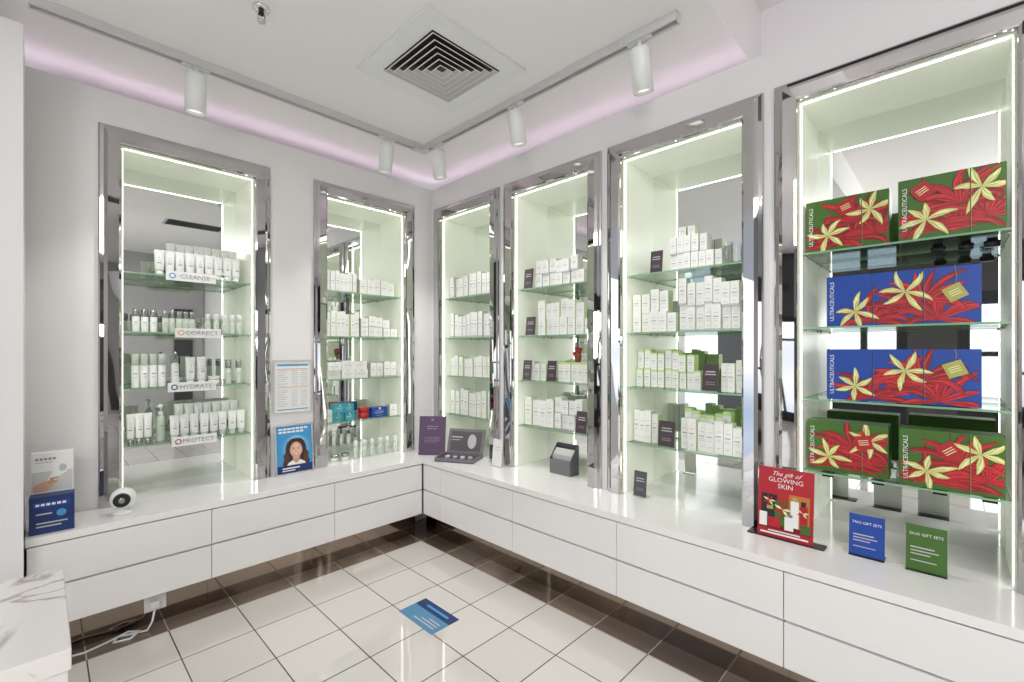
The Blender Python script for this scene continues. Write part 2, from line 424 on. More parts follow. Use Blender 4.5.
def crow(c, sh, pa, pb, n, h, t, d, style, label, group, layers=1, fill=.94, top=None, vary=True):
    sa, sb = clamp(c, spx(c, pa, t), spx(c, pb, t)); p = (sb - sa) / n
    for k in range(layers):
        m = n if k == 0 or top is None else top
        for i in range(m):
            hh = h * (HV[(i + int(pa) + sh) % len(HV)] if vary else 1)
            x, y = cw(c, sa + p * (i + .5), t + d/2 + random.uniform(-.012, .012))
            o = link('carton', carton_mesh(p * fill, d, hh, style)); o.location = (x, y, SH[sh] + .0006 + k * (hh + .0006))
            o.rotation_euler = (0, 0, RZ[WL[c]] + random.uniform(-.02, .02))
            tag(o, label, 'carton', group if n * layers > 1 else None)
def riser(c, sh, pa, pb, t0, t1, h, label):
    sa, sb = spx(c, pa, t0), spx(c, pb, t0); x, y = cw(c, (sa + sb)/2, t0); w = sb - sa
    g = MB(); g.box((-w/2, 0, h - .004), (w/2, t1 - t0, h), ACRYL); g.box((-w/2, 0, 0), (-w/2 + .004, t1 - t0, h - .004), ACRYL); g.box((w/2 - .004, 0, 0), (w/2, t1 - t0, h - .004), ACRYL)
    o = g.build('display_riser'); o.location = (x, y, SH[sh] + .0005); o.rotation_euler = (0, 0, RZ[WL[c]]); tag(o, label, 'riser')

A = 'A'; AL = 'of the leftmost cabinet'
riser(A, 4, 160, 240, .19, .29, .07, 'clear acrylic riser under back tubes on the top shelf ' + AL)
prow('squeeze_tube', (.15, .022, WPL), A, 4, 154, 240, 9, .11, 'white squeeze tube in the front row on the top shelf ' + AL, 'tube', 'front tubes on the top shelf')
prow('squeeze_tube', (.15, .022, SILVER), A, 4, 166, 236, 8, .24, 'white squeeze tube in the raised back row on the top shelf ' + AL, 'tube', 'back tubes on the top shelf', .071)
prow('airless_bottle', (.13, .017, SILVER, WPL), A, 3, 131, 158, 3, .12, 'silver-capped white bottle at the left of the second shelf ' + AL, 'bottle', 'three silver-capped bottles at left')
prow('airless_bottle', (.125, .015, SILVER, FROST), A, 3, 162, 195, 5, .10, 'frosted silver-capped bottle in the middle of the second shelf ' + AL, 'bottle', 'frosted bottles mid second shelf')
prow('airless_bottle', (.12, .015, WPL, FROST), A, 3, 204, 243, 5, .12, 'small white-capped bottle at the right of the second shelf ' + AL, 'bottle', 'white-capped bottles right second shelf')
prow('airless_bottle', (.19, .019, FROST, WPL), A, 2, 131, 166, 4, .12, 'tall frosted-capped bottle at the left of the third shelf ' + AL, 'bottle', 'tall bottles at left of third shelf')
prow('pump_bottle', (.20, .020, SILVER, WPL), A, 2, 167, 183, 1, .12, 'single white pump bottle beside tall bottles on the third shelf ' + AL, 'bottle', None)
prow('squeeze_tube', (.17, .022, WPL), A, 2, 184, 207, 2, .12, 'white squeeze tube in the middle of the third shelf ' + AL, 'tube', 'two tubes on the third shelf')
prow('cream_jar', (.05, .03, WPL), A, 2, 206, 222, 1, .12, 'squat white cream jar on the third shelf ' + AL, 'jar', None)
prow('airless_bottle', (.15, .017, SILVER, FROST), A, 2, 223, 243, 2, .12, 'silver-capped bottle at the right of the third shelf ' + AL, 'bottle', 'two bottles at right of third shelf')
prow('squeeze_tube', (.17, .017, SILVER), A, 1, 126, 152, 3, .11, 'white squeeze tube at the left of the lowest shelf ' + AL, 'tube', 'tubes at left of lowest shelf')
prow('pump_bottle', (.21, .021, WPL, FROST), A, 1, 153, 168, 1, .14, 'frosted pump bottle among tubes on the lowest shelf ' + AL, 'bottle', None)
riser(A, 1, 172, 240, .19, .29, .05, 'clear acrylic riser under back tubes on the lowest shelf ' + AL)
prow('squeeze_tube', (.145, .021, FROST), A, 1, 169, 245, 8, .10, 'white squeeze tube in the front row on the lowest shelf ' + AL, 'tube', 'front tubes on the lowest shelf')
prow('squeeze_tube', (.145, .022, SILVER), A, 1, 174, 238, 7, .24, 'white squeeze tube in the raised back row on the lowest shelf ' + AL, 'tube', 'back tubes on the lowest shelf', .051)
for sh, pa, pb, word, dot in ((4, 166, 216, 'CLEANSE', SKYB), (3, 175, 221, 'CORRECT', ORANGE), (2, 168, 216, 'HYDRATE', NAVY), (1, 172, 217, 'PROTECT', TERRA)):
    sa, sb = spx(A, pa, .025), spx(A, pb, .025); w = sb - sa; x, y = cw(A, (sa+sb)/2, .027)
    t = thing('shelf_label', 'small white shelf label reading %s in the leftmost cabinet' % word, 'sign', (x, y, SH[sh]), 0, 'white shelf labels')
    g = MB(); g.box((-w/2, 0, -.028), (w/2, .003, .026), WHITE); g.box((-w/2, 0, .001), (w/2, .03, .003), WHITE); g.build('card', t)
    g = MB(); g.disc(-w/2 + .03, -.001, .016, .016, -.0006, dot); g.disc(-w/2 + .03, -.001, .010, .010, -.0009, WHITE); g.build('icon', t, False)
    lettering(t, word, .018, -.001, -.013, .036, MGREY)

B = 'B'; BL = 'of the cabinet left of the corner'
crow(B, 4, 326, 356, 7, .155, .08, .05, 'silver', 'slim white carton at left of top shelf ' + BL, 'cartons left on top shelf')
crow(B, 4, 359, 394, 5, .13, .10, .06, 'plain', 'white carton at right of top shelf ' + BL, 'cartons right on top shelf')
crow(B, 3, 326, 359, 7, .185, .08, .05, 'plain', 'tall slim carton at left of second shelf ' + BL, 'tall cartons left on second shelf')
crow(B, 3, 361, 399, 5, .08, .08, .07, 'silver', 'low stacked carton at right of second shelf ' + BL, 'low stacked cartons right on second shelf', 2, top=4)
crow(B, 2, 327, 368, 3, .065, .08, .09, 'plain', 'flat stacked carton at left of third shelf ' + BL, 'flat stacked cartons left on third shelf', 2, .95)
crow(B, 2, 371, 399, 4, .12, .09, .06, 'silver', 'white carton at right of third shelf ' + BL, 'cartons right on third shelf')
crow(B, 1, 326, 333, 1, .10, .09, .06, 'plain', 'single white carton left of the teal cartons near the corner', None)
crow(B, 1, 334, 355, 2, .065, .06, .08, 'teal', 'teal carton stacked on the lowest shelf ' + BL, 'stacked teal cartons', 2)
crow(B, 1, 372, 388, 1, .085, .06, .08, 'blue', 'small blue carton on the lowest shelf ' + BL, None)
crow(B, 1, 389, 397, 1, .09, .08, .06, 'plain', 'single white carton right of the small blue carton near the corner', None)
prow('cream_jar', (.085, .040, RED), B, 1, 356, 370, 1, .10, 'round red jar between the teal cartons and the small blue carton', 'jar', None)
prow('airless_bottle', (.13, .018, WPL, FROST), B, 0, 352, 398, 6, .06, 'small frosted bottle at the foot ' + BL, 'bottle', 'bottles at the foot of the corner cabinet')
prow('cream_jar', (.05, .028, SILVER), B, 0, 330, 350, 2, .08, 'silver-lidded jar at the foot ' + BL, 'jar', 'two silver-lidded jars')

for sh, n, h, st, nm in ((4, 9, .185, 'silver', 'top'), (3, 10, .20, 'silver', 'second'), (2, 9, .165, 'plain', 'third'), (1, 9, .21, 'plain', 'lowest')):
    crow('C', sh, 442, 492, n, h, .08, .06, st, 'slim white carton on the %s shelf of the cabinet right of the corner' % nm, 'slim cartons on the %s shelf by the corner' % nm, fill=.86)

D = 'D'; DL = 'of the second cabinet right of corner'
crow(D, 4, 536, 585, 7, .095, .10, .06, 'silver', 'small white carton in the stack on top shelf ' + DL, 'stack on top shelf, second cabinet', 2, top=6)
crow(D, 3, 539, 592, 7, .118, .09, .07, 'plain', 'white carton in the stack on second shelf ' + DL, 'stack on second shelf, second cabinet', 2, top=6)
crow(D, 2, 530, 546, 3, .13, .12, .06, 'plain', 'white carton between two signs on third shelf ' + DL, 'cartons left on third shelf, second cabinet')
crow(D, 2, 558, 592, 5, .13, .12, .06, 'bandgreen', 'green-topped carton on third shelf ' + DL, 'green-topped cartons, second cabinet', vary=False)
crow(D, 1, 525, 554, 4, .205, .10, .06, 'plain', 'tall white carton at left of lowest shelf ' + DL, 'tall cartons lowest shelf, second cabinet')
crow(D, 1, 555, 590, 5, .11, .10, .07, 'silver', 'stacked white carton at right of lowest shelf ' + DL, 'stack right on lowest shelf, second cabinet', 2, top=4)

E = 'E'; EL = 'of the third cabinet right of corner'
crow(E, 4, 670, 722, 7, .095, .12, .07, 'silver', 'white carton in the pile on top shelf ' + EL, 'carton pile on top shelf, third cabinet', 2, top=5, vary=False)
sa, sb = spx(E, 678, .13), spx(E, 696, .13)
for i in range(2):
    x, y = cw(E, sa + (sb-sa)*(i+.5)/2, .155); o = link('carton', carton_mesh(.04, .05, .05, 'plain')); o.location = (x, y, SH[4] + .1932); o.rotation_euler = (0, 0, -PI/2)
    tag(o, 'small carton crowning the pile on top shelf ' + EL, 'carton', 'cartons crowning the top shelf pile')
prow('drinking_glass', (.12, .028), E, 4, 723, 742, 2, .12, 'clear drinking glass at right of top shelf ' + EL, 'glass', 'clear glasses on the top shelf')
crow(E, 3, 630, 677, 5, .12, .10, .06, 'plain', 'white carton in left stack on second shelf ' + EL, 'left stack second shelf, third cabinet', 2, top=4)
crow(E, 3, 679, 740, 7, .142, .11, .06, 'silver', 'white carton in right stack on second shelf ' + EL, 'right stack second shelf, third cabinet', 2)
crow(E, 2, 629, 702, 9, .108, .14, .06, 'bandgreen', 'green-topped carton on third shelf ' + EL, 'green-topped left run third shelf', 2, top=8, fill=.88)
crow(E, 2, 721, 743, 3, .16, .10, .06, 'plain', 'white carton at right of third shelf ' + EL, 'white cartons right third shelf')
crow(E, 1, 629, 657, 4, .18, .10, .06, 'plain', 'tall white carton at left of lowest shelf ' + EL, 'tall white cartons left lowest shelf')
crow(E, 1, 680, 743, 7, .165, .08, .06, 'plain', 'white carton in front row on lowest shelf ' + EL, 'front row right lowest shelf')
crow(E, 1, 684, 732, 6, .205, .17, .06, 'bandgreen', 'green-topped carton behind others on lowest shelf ' + EL, 'green-topped back row lowest shelf')

# ------------------------------------------------------------------ signs
def sign(name, loc, rz, w, h, m, label, tilt=.12, foot=BLACK, lines=(), texts=(), group=None, footw=None, footd=.05):
    t = thing(name, label, 'sign', (loc[0], loc[1], loc[2] + .0006), rz, group)
    g = MB(); fs = g.box((-w/2, -.0015, .004), (w/2, .0015, h), m); fs[4].material_index = g.mi(WHITE); o = g.build('card', t); o.rotation_euler = (-tilt, 0, 0)
    fw_ = (footw or w) / 2
    g = MB(); g.box((-fw_, -.012, 0), (fw_, footd, .004), foot, .001); g.build('foot', t)
    if lines:
        g = MB()
        for x0, x1, z0, z1, mm in lines: g.rect(x0*w, x1*w, z0*h, z1*h, -.0022, mm)
        o = g.build('small_print', t, False); o.rotation_euler = (-tilt, 0, 0)
    for body, x, z, size, mm, sh_ in texts: lettering(t, body, x*w, -.0028, z*h, size, mm, tilt=tilt, shear=sh_)
    return t
PL = [(-.3, .3, .70, .74, LGREY), (-.34, .34, .60, .64, LGREY), (-.28, .28, .32, .345, GREY), (-.3, .3, .25, .275, GREY)]
def shelf_sign(c, sh, px, w, h, t, label, m=PLUM):
    s = max(w/2 + .018, min(NW[c] - w/2 - .018, spx(c, px, t)))
    x, y = cw(c, s, t); sign('sign_card', (x, y, SH[sh]), RZ[WL[c]], w, h, m, label, .10, ACRYL, PL, group='small plum sign cards', footd=.03)
shelf_sign(D, 4, 528, .08, .14, .06, 'small plum sign card on the top shelf ' + DL)
shelf_sign(D, 3, 530, .085, .13, .06, 'small plum sign card on the second shelf ' + DL)
shelf_sign(D, 2, 523, .075, .14, .07, 'small plum sign at left end of third shelf ' + DL)
shelf_sign(D, 2, 551, .075, .14, .07, 'small plum sign in the middle of third shelf ' + DL)
shelf_sign(D, 1, 581, .08, .14, .050, 'small plum sign at right of lowest shelf ' + DL)
shelf_sign(E, 4, 656, .07, .125, .07, 'small plum sign on top shelf left of the carton pile and glasses')
shelf_sign(E, 2, 710, .08, .14, .07, 'small plum sign on third shelf right of the green-topped cartons')
shelf_sign(E, 1, 666, .09, .14, .050, 'small plum sign on lowest shelf beside the tall white cartons')
sign('sign_card', (.012, -1.914, HT), -PI/2, .075, .14, SLATE, 'small grey sign on the worktop below the third cabinet from the corner', .1, ACRYL, PL)
sign('sign_card', (-.185, -.25, HT), math.radians(-50), .21, .297, PURPLE, 'purple portrait card standing on the worktop in the inside corner', .14, PURPLE,
     [(-.20, .05, .72, .745, LILAC), (.08, .20, .72, .745, LILAC), (-.20, .0, .66, .685, LILAC), (.03, .16, .66, .685, LILAC), (-.30, .3, .44, .452, LILAC), (-.26, .26, .40, .412, LILAC), (-.3, .3, .36, .372, LILAC), (-.28, .2, .32, .332, LILAC), (-.05, .05, .88, .93, LILAC)])
sign('sign_card', (-.085, -.87, HT), -PI/2, .09, .19, WHITE, 'narrow white card on worktop between the two cabinets nearest the corner', .1, ACRYL, [(-.3, .3, .7, .72, LGREY), (-.3, .3, .6, .62, LGREY)], footd=.03)
t = sign('gift_poster', (-.085, -2.645, HT), -PI/2, .21, .30, RED, 'red festive poster about glowing skin standing on a black base', .10, BLACK, (), [('The gift of', 0, .89, .026, WHITE, .45), ('GLOWING', 0, .80, .0275, WHITE, 0), ('SKIN', 0, .715, .0275, WHITE, 0)], footw=.29)
g = MB(); y = -.0022; K = [0]
def R_(x0, x1, z0, z1, m): K[0] += 1; g.rect(x0, x1, z0, z1, y - .00025*K[0], m)
g.flat([(-.099, .040), (.099, .040), (.092, .090), (-.092, .090)], y, DRED)
R_(-.092, -.030, .060, .185, DRED); R_(-.088, -.034, .063, .182, BLACK); R_(-.070, -.045, .12, .135, GOLD)
R_(-.038, .022, .058, .160, GREEN); R_(.015, .092, .058, .195, M('poster orange glow', (.55, .16, .03), .4)); R_(.022, .052, .06, .170, WHITE); R_(.056, .084, .06, .155, REDP); R_(.028, .046, .170, .187, GOLD); R_(.060, .078, .155, .175, BLACK)
R_(-.064, -.016, .046, .088, REDP); R_(.0, .034, .044, .10, WPL); R_(.004, .030, .10, .112, SILVER); R_(-.097, -.067, .046, .105, WPL); R_(.06, .097, .044, .080, GREEN)
for cx, cz, L in ((-.008, .128, .036), (-.060, .158, .026), (.068, .130, .024)):
    for a in range(7):
        an = a * 2*PI/7; K[0] += 1; c_, s_ = math.cos(an), math.sin(an); hw = L*.16
        g.flat([(cx, cz), (cx + L*.5*c_ - hw*s_, cz + L*.5*s_ + hw*c_), (cx + L*c_, cz + L*s_), (cx + L*.5*c_ + hw*s_, cz + L*.5*s_ - hw*c_)], y - .00025*K[0], YELL if a % 3 == 0 else REDP)
R_(-.09, .09, .018, .025, WHITE); R_(-.06, .06, .030, .035, WHITE)
o = g.build('picture', t, False); o.rotation_euler = (-.10, 0, 0)
L5 = [(-.38, .2, .50, .53, LGREY), (-.38, .3, .43, .455, LGREY), (-.38, .1, .36, .385, LGREY), (-.38, .25, .22, .24, LGREY)]
sign('sign_card', (-.045, -2.92, HT), -PI/2, .112, .16, BLUE, 'blue sign card reading TRIO GIFT SETS on the worktop', .12, BLACK, L5, [('TRIO GIFT SETS', 0, .78, .0135, WHITE, 0)])
sign('sign_card', (-.05, -3.094, HT), -PI/2, .113, .165, GREEN, 'green sign card reading DUO GIFT SETS on the worktop', .12, BLACK, L5, [('DUO GIFT SETS', 0, .78, .0135, WHITE, 0)])

# woman poster and leaflet holder between the two left cabinets
t = thing('poster_frame', 'framed blue poster of a smiling woman standing on the worktop by the wall', 'poster', (-1.132, -.05, HT + .0006), 0)
w, h, tl = .245, .325, .10
g = MB()
for a in ((-w/2, -.006, 0, -w/2 + .010, .006, h), (w/2 - .010, -.006, 0, w/2, .006, h), (-w/2 + .010, -.006, 0, w/2 - .010, .006, .010), (-w/2 + .010, -.006, h - .010, w/2 - .010, .006, h)):
    g.box(a[:3], a[3:], STEEL)
o = g.build('frame', t); o.rotation_euler = (-tl, 0, 0)
g = MB(); y = -.002; q = .0003
def P(pts, k, m): g.flat(pts, y - q*k, m)
g.box((-w/2 + .010, -.0015, .010), (w/2 - .010, .004, h - .010), SKYB)
g.disc(.012, .165, .088, .088, y - q*.2, M('mid blue print', (.11, .38, .65), .4)); g.disc(.012, .165, .066, .086, y - q*.4, M('pale blue print', (.20, .48, .70), .4))
# long wavy dark hair behind the face
HW = [(.010, .232), (-.022, .228), (-.044, .208), (-.054, .178), (-.056, .150), (-.066, .125), (-.062, .100), (-.076, .078), (-.070, .056), (.092, .056), (.097, .080), (.082, .102), (.087, .128), (.076, .150), (.074, .178), (.064, .208), (.042, .228)]
P(HW, 1, HAIR)
for sg in (-1, 1):
    for j in range(4):
        x0 = .010 + sg*(.048 + .008*j)
        P([(x0, .175 - .012*j), (x0 + sg*.004, .13), (x0 + sg*.001, .10), (x0 + sg*.008, .062), (x0 + sg*.013, .062), (x0 + sg*.006, .10), (x0 + sg*.009, .13)], 1.3 + .1*j, HAIRL)
P([(-.052, .056), (-.040, .076), (-.014, .090), (.034, .090), (.060, .076), (.072, .056)], 2, WHITE)
P([(-.010, .12), (-.014, .088), (.010, .068), (.034, .088), (.030, .12)], 2.5, BLUSH)
FACE = lambda sx, sz, ox: [(.010 + ox + .040*sx*math.cos(a)*(1 if math.sin(a) > -.2 else 1 - .42*(-math.sin(a) - .2)), .152 + .056*sz*math.sin(a)) for a in [2*PI*i/32 for i in range(32)]]
P(FACE(1, 1, 0), 3, BLUSH); P(FACE(.93, .97, .001), 3.1, SKIN); P(FACE(.62, .72, .004), 3.2, M('skin mid highlight print', (.71, .44, .32), .5)); g.disc(.012, .184, .018, .010, y - q*3.4, SKINL, 20); g.disc(-.008, .143, .008, .006, y - q*3.4, SKINL, 14); g.disc(.031, .143, .008, .006, y - q*3.4, SKINL, 14)
P([(.010, .2095), (-.008, .205), (-.026, .190), (-.032, .165), (-.036, .135), (-.048, .140), (-.048, .185), (-.030, .215), (.01, .228)], 3.6, HAIR)
P([(.006, .2095), (.030, .205), (.047, .190), (.052, .165), (.056, .135), (.068, .140), (.068, .185), (.050, .215), (.01, .228)], 3.6, HAIR)
for sx in (-.0165, .0165):
    cx = .010 + sx
    P([(cx - .008, .1595), (cx - .003, .1625), (cx + .003, .1625), (cx + .008, .1595), (cx + .003, .1575), (cx - .003, .1575)], 4, WHITE)
    g.disc(cx, .160, .0028, .0029, y - q*4.5, HAIR, 10); P([(cx - .010, .161), (cx - .002, .1655), (cx + .005, .1645), (cx + .010, .161), (cx, .1632)], 5, HAIR)
    P([(cx - .011, .1705), (cx - .002, .1745), (cx + .010, .172), (cx + .0, .1725)], 4, HAIRL)
P([(.007, .156), (.003, .1425), (.010, .1395), (.017, .1425), (.0135, .144), (.010, .142), (.0075, .145)], 4, BLUSH)
P([(-.008, .1305), (.004, .1315), (.010, .1305), (.016, .1315), (.028, .1305), (.021, .119), (.010, .1155), (-.001, .119)], 4, LIPS); P([(-.005, .1292), (.025, .1292), (.018, .1225), (.010, .1205), (.002, .1225)], 4.5, WHITE)
g.rect(-w/2 + .010, w/2 - .010, .010, .060, y - q*7, NAVY)
for k, z in enumerate((.290, .270)):
    for j in range(7 - k):
        g.rect(-.096 + .027*j, -.096 + .027*j + .022, z, z + .012, y - q, WHITE)
g.rect(-.08, .03, .038, .046, y - q*8, WHITE); g.rect(-.08, 0, .024, .030, y - q*8, WHITE)
o = g.build('picture', t, False); o.rotation_euler = (-tl, 0, 0)
g = MB(); g.face([(-.02, .03, .2), (.02, .03, .2), (.03, .045, 0), (-.03, .045, 0)], BLACK); g.build('easel_leg', t)
t = thing('leaflet_holder', 'grey-framed wall holder with a printed price sheet above the woman poster', 'leaflet holder', (-1.132, -.003, 1.0), 0)
g = MB(); FR = M('frosted grey frame', (.55, .55, .56), .3)
for a in ((-.124, -.010, -.02, -.112, .002, .335), (.112, -.010, -.02, .124, .002, .335), (-.112, -.010, -.02, .112, .002, -.008), (-.112, -.010, .323, .112, .002, .335)): g.box(a[:3], a[3:], FR)
g.build('holder', t)
g = MB(); g.box((-.112, -.006, -.008), (.112, -.002, .323), WHITE); y = -.0065
g.rect(-.10, .10, .294, .306, y, SKYB); g.rect(-.10, .10, .150, .154, y, ORANGE); g.rect(-.10, .10, .272, .276, y, ORANGE)
for k in range(17):
    z = .262 - k*.0145
    if abs(z - .152) < .007: continue
    for x0, x1 in ((-.10, -.03 - .01*(k % 3)), (-.01, .03), (.05, .095)): g.rect(x0, x1, z, z + .0035, y - .0003, LGREY)
g.rect(-.10, .10, .004, .010, y - .0004, SKYB); g.build('leaflet', t, False)

# ------------------------------------------------------------------ gift boxes
def petal(g, cx, cz, ang, L, wd, bend, m, y, w, h, n=10):
    P_ = []; x, z, a = cx, cz, ang
    for i in range(n + 1):
        P_.append((x, z, a)); x += math.cos(a) * L / n; z += math.sin(a) * L / n; a += bend / n * (2 * i / n)
    k = g.mi(m); prev = None
    for i, (x, z, a) in enumerate(P_):
        f_ = i / n; hw = wd * (f_ / .5 if f_ < .5 else (1 - f_) / .5) ** .7 + .0003
        pts = [(x - math.sin(a) * hw, z + math.cos(a) * hw), (x + math.sin(a) * hw, z - math.cos(a) * hw)]
        vs = [g.bm.verts.new((max(-w/2, min(w/2, px_)), y, max(.001, min(h - .001, pz_)))) for px_, pz_ in pts]
        if prev:
            f = g.bm.faces.new((prev[0], vs[0], vs[1], prev[1])); f.material_index = k
        prev = vs
def flower_print(w, h, d, seed, blue):
    rnd = random.Random(seed); g = MB(); y = -d/2 - .0006
    cl = [(-.16*w, .06*h), (.06*w, .24*h), (.26*w, .06*h), (.16*w, .42*h)] if blue else [(-.16*w, .10*h), (.10*w, .16*h), (.34*w, .22*h), (.10*w, .48*h)]
    kk = 0; dy = .000022
    for cx, cz in cl:
        n = 8
        order = list(range(n)); rnd.shuffle(order)
        for i in order:
            a = PI/2 + (i - (n-1)/2) * 3.4/n + rnd.uniform(-.12, .12); L = h * rnd.uniform(.50, .80); bd = (1 if i > n/2 else -1) * rnd.uniform(.4, 2.0)
            base = (REDP, REDB, REDM)[rnd.randrange(3)]
            petal(g, cx, cz, a, L, h*.060, bd, DRED, y - dy*kk, w*.97, h); kk += 1
            petal(g, cx, cz, a, L*.98, h*.051, bd, base, y - dy*kk, w*.97, h); kk += 1
            petal(g, cx, cz, a + .03, L*.85, h*.020, bd, REDB if base is not REDB else REDP, y - dy*kk, w*.97, h); kk += 1
            petal(g, cx, cz, a, L*.75, h*.004, bd, DRED, y - dy*kk, w*.97, h); kk += 1
    lil = [(-.29*w, .28*h, .34*h), (.05*w, .60*h, .36*h)] if blue else [(-.22*w, .30*h, .34*h), (.29*w, .68*h, .36*h)]
    for cx, cz, L in lil:
        r0 = rnd.uniform(0, 1)
        for i in range(6):
            a = r0 + i * PI/3 + rnd.uniform(-.25, .25); bd = rnd.uniform(-1.0, 1.0); LL = L * rnd.uniform(.75, 1.25)
            petal(g, cx, cz, a, LL, h*.050, bd, YELD, y - dy*kk, w*.98, h); kk += 1
            petal(g, cx, cz, a, LL*.99, h*.043, bd, YEL, y - dy*kk, w*.98, h); kk += 1
            petal(g, cx, cz, a + .04, LL*.88, h*.018, bd, YELL, y - dy*kk, w*.98, h); kk += 1
            petal(g, cx, cz, a, LL*.6, h*.005, bd, YELD, y - dy*kk, w*.98, h); kk += 1
    return g, y - dy*kk
def gift_box(c, sh, s, t, w, h, d, blue, seed, label, tagpos):
    x, y = cw(c, s, t + d/2)
    r = thing('gift_box', label, 'gift box', (x, y, SH[sh] + .0006), RZ[WL[c]], 'festive gift boxes')
    m = BLUE if blue else GREEN; TG = GOLD if blue else RED
    g = MB(); g.box((-w/2, -d/2, 0), (w/2, d/2, h), m, .002); g.build('body', r)
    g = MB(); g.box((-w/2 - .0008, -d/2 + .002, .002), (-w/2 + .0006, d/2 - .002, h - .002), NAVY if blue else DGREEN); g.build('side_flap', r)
    g, yy = flower_print(w, h, d, seed, blue); g.build('flower_print', r, False)
    g = MB()
    for sx in ((-.165, .165) if blue else (.19,)):
        g.rect(-.0012 + w*sx, .0012 + w*sx, .001, h - .001, yy - .0003, DARK)
        g.rect(.0012 + w*sx, .0020 + w*sx, .001, h - .001, yy - .0003, SKYB if blue else PGREEN)
    g.build('lid_seam', r, False)
    lettering(r, 'ULTRACEUTICALS', -w/2 + .026, yy - .0006, h*.5, .0205, WHITE, rot=-PI/2)
    g = MB(); q = .028; tx, tz, ta = tagpos
    pts = [(tx + q*(cx*math.cos(ta) - cz*math.sin(ta)), tz + q*(cx*math.sin(ta) + cz*math.cos(ta))) for cx, cz in ((-1, -1), (1, -1), (1, 1), (-1, 1))]
    y1 = yy - .001; y0 = y1 - .0015
    a = [g.bm.verts.new((px_, y0, pz_)) for px_, pz_ in pts]; bb = [g.bm.verts.new((px_, y1, pz_)) for px_, pz_ in pts]; k = g.mi(TG)
    for f in [g.bm.faces.new(a), g.bm.faces.new(bb[::-1])] + [g.bm.faces.new((a[i], bb[i], bb[(i+1) % 4], a[(i+1) % 4])) for i in range(4)]: f.material_index = k
    for j in (-.3, 0, .3):
        c0, c1 = -.6, .6
        g.face([(tx + q*(cx*math.cos(ta) - cz*math.sin(ta)), y0 - .0004, tz + q*(cx*math.sin(ta) + cz*math.cos(ta))) for cx, cz in ((c0, j-.05), (c1, j-.05), (c1, j+.05), (c0, j+.05))], YELL)
    g.build('gift_tag', r)
    g = MB(); g.tube([(tx, y0 + .001, tz + q*.8), (tx + .004, y0 + .001, (tz + h)/2 + q*.4), (tx, -d/2 - .002, h + .001), (tx, d/2 - .01, h + .0015)], .0012, TG, 5); g.build('ribbon', r)
Fc = 'F'
gift_box(Fc, 4, .158, .07, .285, .225, .11, False, 2, 'green flower gift box, left on the top shelf of the rightmost cabinet', (.0, .178, .35))
gift_box(Fc, 4, .475, .045, .290, .235, .11, False, 3, 'green flower gift box, right on the top shelf of the rightmost cabinet', (-.075, .180, .6))
gift_box(Fc, 3, .325, .08, .47, .215, .11, True, 4, 'wide blue flower gift box on the second shelf, directly above the other blue box', (.165, .115, .5))
gift_box(Fc, 2, .325, .08, .47, .215, .11, True, 5, 'wide blue flower gift box on the third shelf, directly below the other blue box', (.165, .14, .4))
gift_box(Fc, 1, .158, .08, .280, .215, .11, False, 6, 'green flower gift box, left on the lowest shelf of the rightmost cabinet', (.06, .14, .2))
gift_box(Fc, 1, .475, .045, .285, .220, .11, False, 7, 'green flower gift box, right on the lowest shelf of the rightmost cabinet', (.0, .15, .7))

# ------------------------------------------------------------------ other counter things
r = thing('open_sample_box', 'open presentation box with grey raised lid on the worktop by the corner cabinet', 'box', (-.13, -.52, HT + .0006), math.radians(-62))
g = MB(); w = .30
g.box((-w/2, -.11, 0), (w/2, .10, .008), PURPLE)
for a in ((-w/2, -.11, .008, w/2, -.105, .03), (-w/2, .095, .008, w/2, .10, .03), (-w/2, -.105, .008, -w/2 + .005, .095, .03), (w/2 - .005, -.105, .008, w/2, .095, .03)): g.box(a[:3], a[3:], MIDG)
g.build('tray', r)
g = MB(); g.box((-w/2, 0, 0), (w/2, .008, .19), MIDG, .001); g.rect(-w*.42, w*.42, .02, .17, -.0012, M('warm charcoal print', (.10, .085, .095), .4)); g.disc(.05, .095, .035, .055, -.0018, LGREY); g.rect(-.12, -.03, .12, .13, -.0018, LGREY); g.rect(-.12, -.05, .10, .106, -.0018, LGREY)
o = g.build('lid', r, False); o.location = (0, .101, .02); o.rotation_euler = (-.35, 0, 0)
g = MB()
for i in range(4): g.lathe([(.018, .009), (.018, .022), (.016, .026)], LGREY if i % 2 else WPL, 14, (-.09 + .06*i, -.01))
g.build('sample_pots', r)
x, y = cw(D, spx(D, 560, .06), .06)
r = thing('brochure_box', 'grey open brochure box on the worktop in the second cabinet from the corner', 'brochure box', (x, y, HT + .0006), math.radians(-90))
g = MB()
def slope(g, x0, x1):
    v = [(0, 0), (.09, 0), (.09, .19), (.075, .19), (.0, .10)]
    g.loft([[(x0, a, z) for a, z in v], [(x1, a, z) for a, z in v]], SLATE)
slope(g, -.085, -.081); slope(g, .081, .085); g.box((-.081, 0, 0), (.081, .004, .095), MIDG); g.box((-.081, .086, 0), (.081, .09, .19), SLATE); g.box((-.081, .004, 0), (.081, .086, .004), SLATE)
for f in g.bm.faces: f.smooth = False
g.build('box', r)
for k in range(4):
    g = MB(); g.box((-.078, .02 + .012*k, .004), (.078, .022 + .012*k, .125 + .012*k), WHITE if k else LGREY); g.build('leaflet', r)
x, y = cw(D, spx(D, 578, .15), .15)
r = thing('flower_pot', 'tiny red flower in a terracotta pot on top of green-topped cartons', 'plant', (x, y, SH[2] + .1318), 0)
g = MB(); g.lathe([(.018, 0), (.026, .04), (.028, .04), (.028, .048)], TERRA, 14); g.build('pot', r)
g = MB()
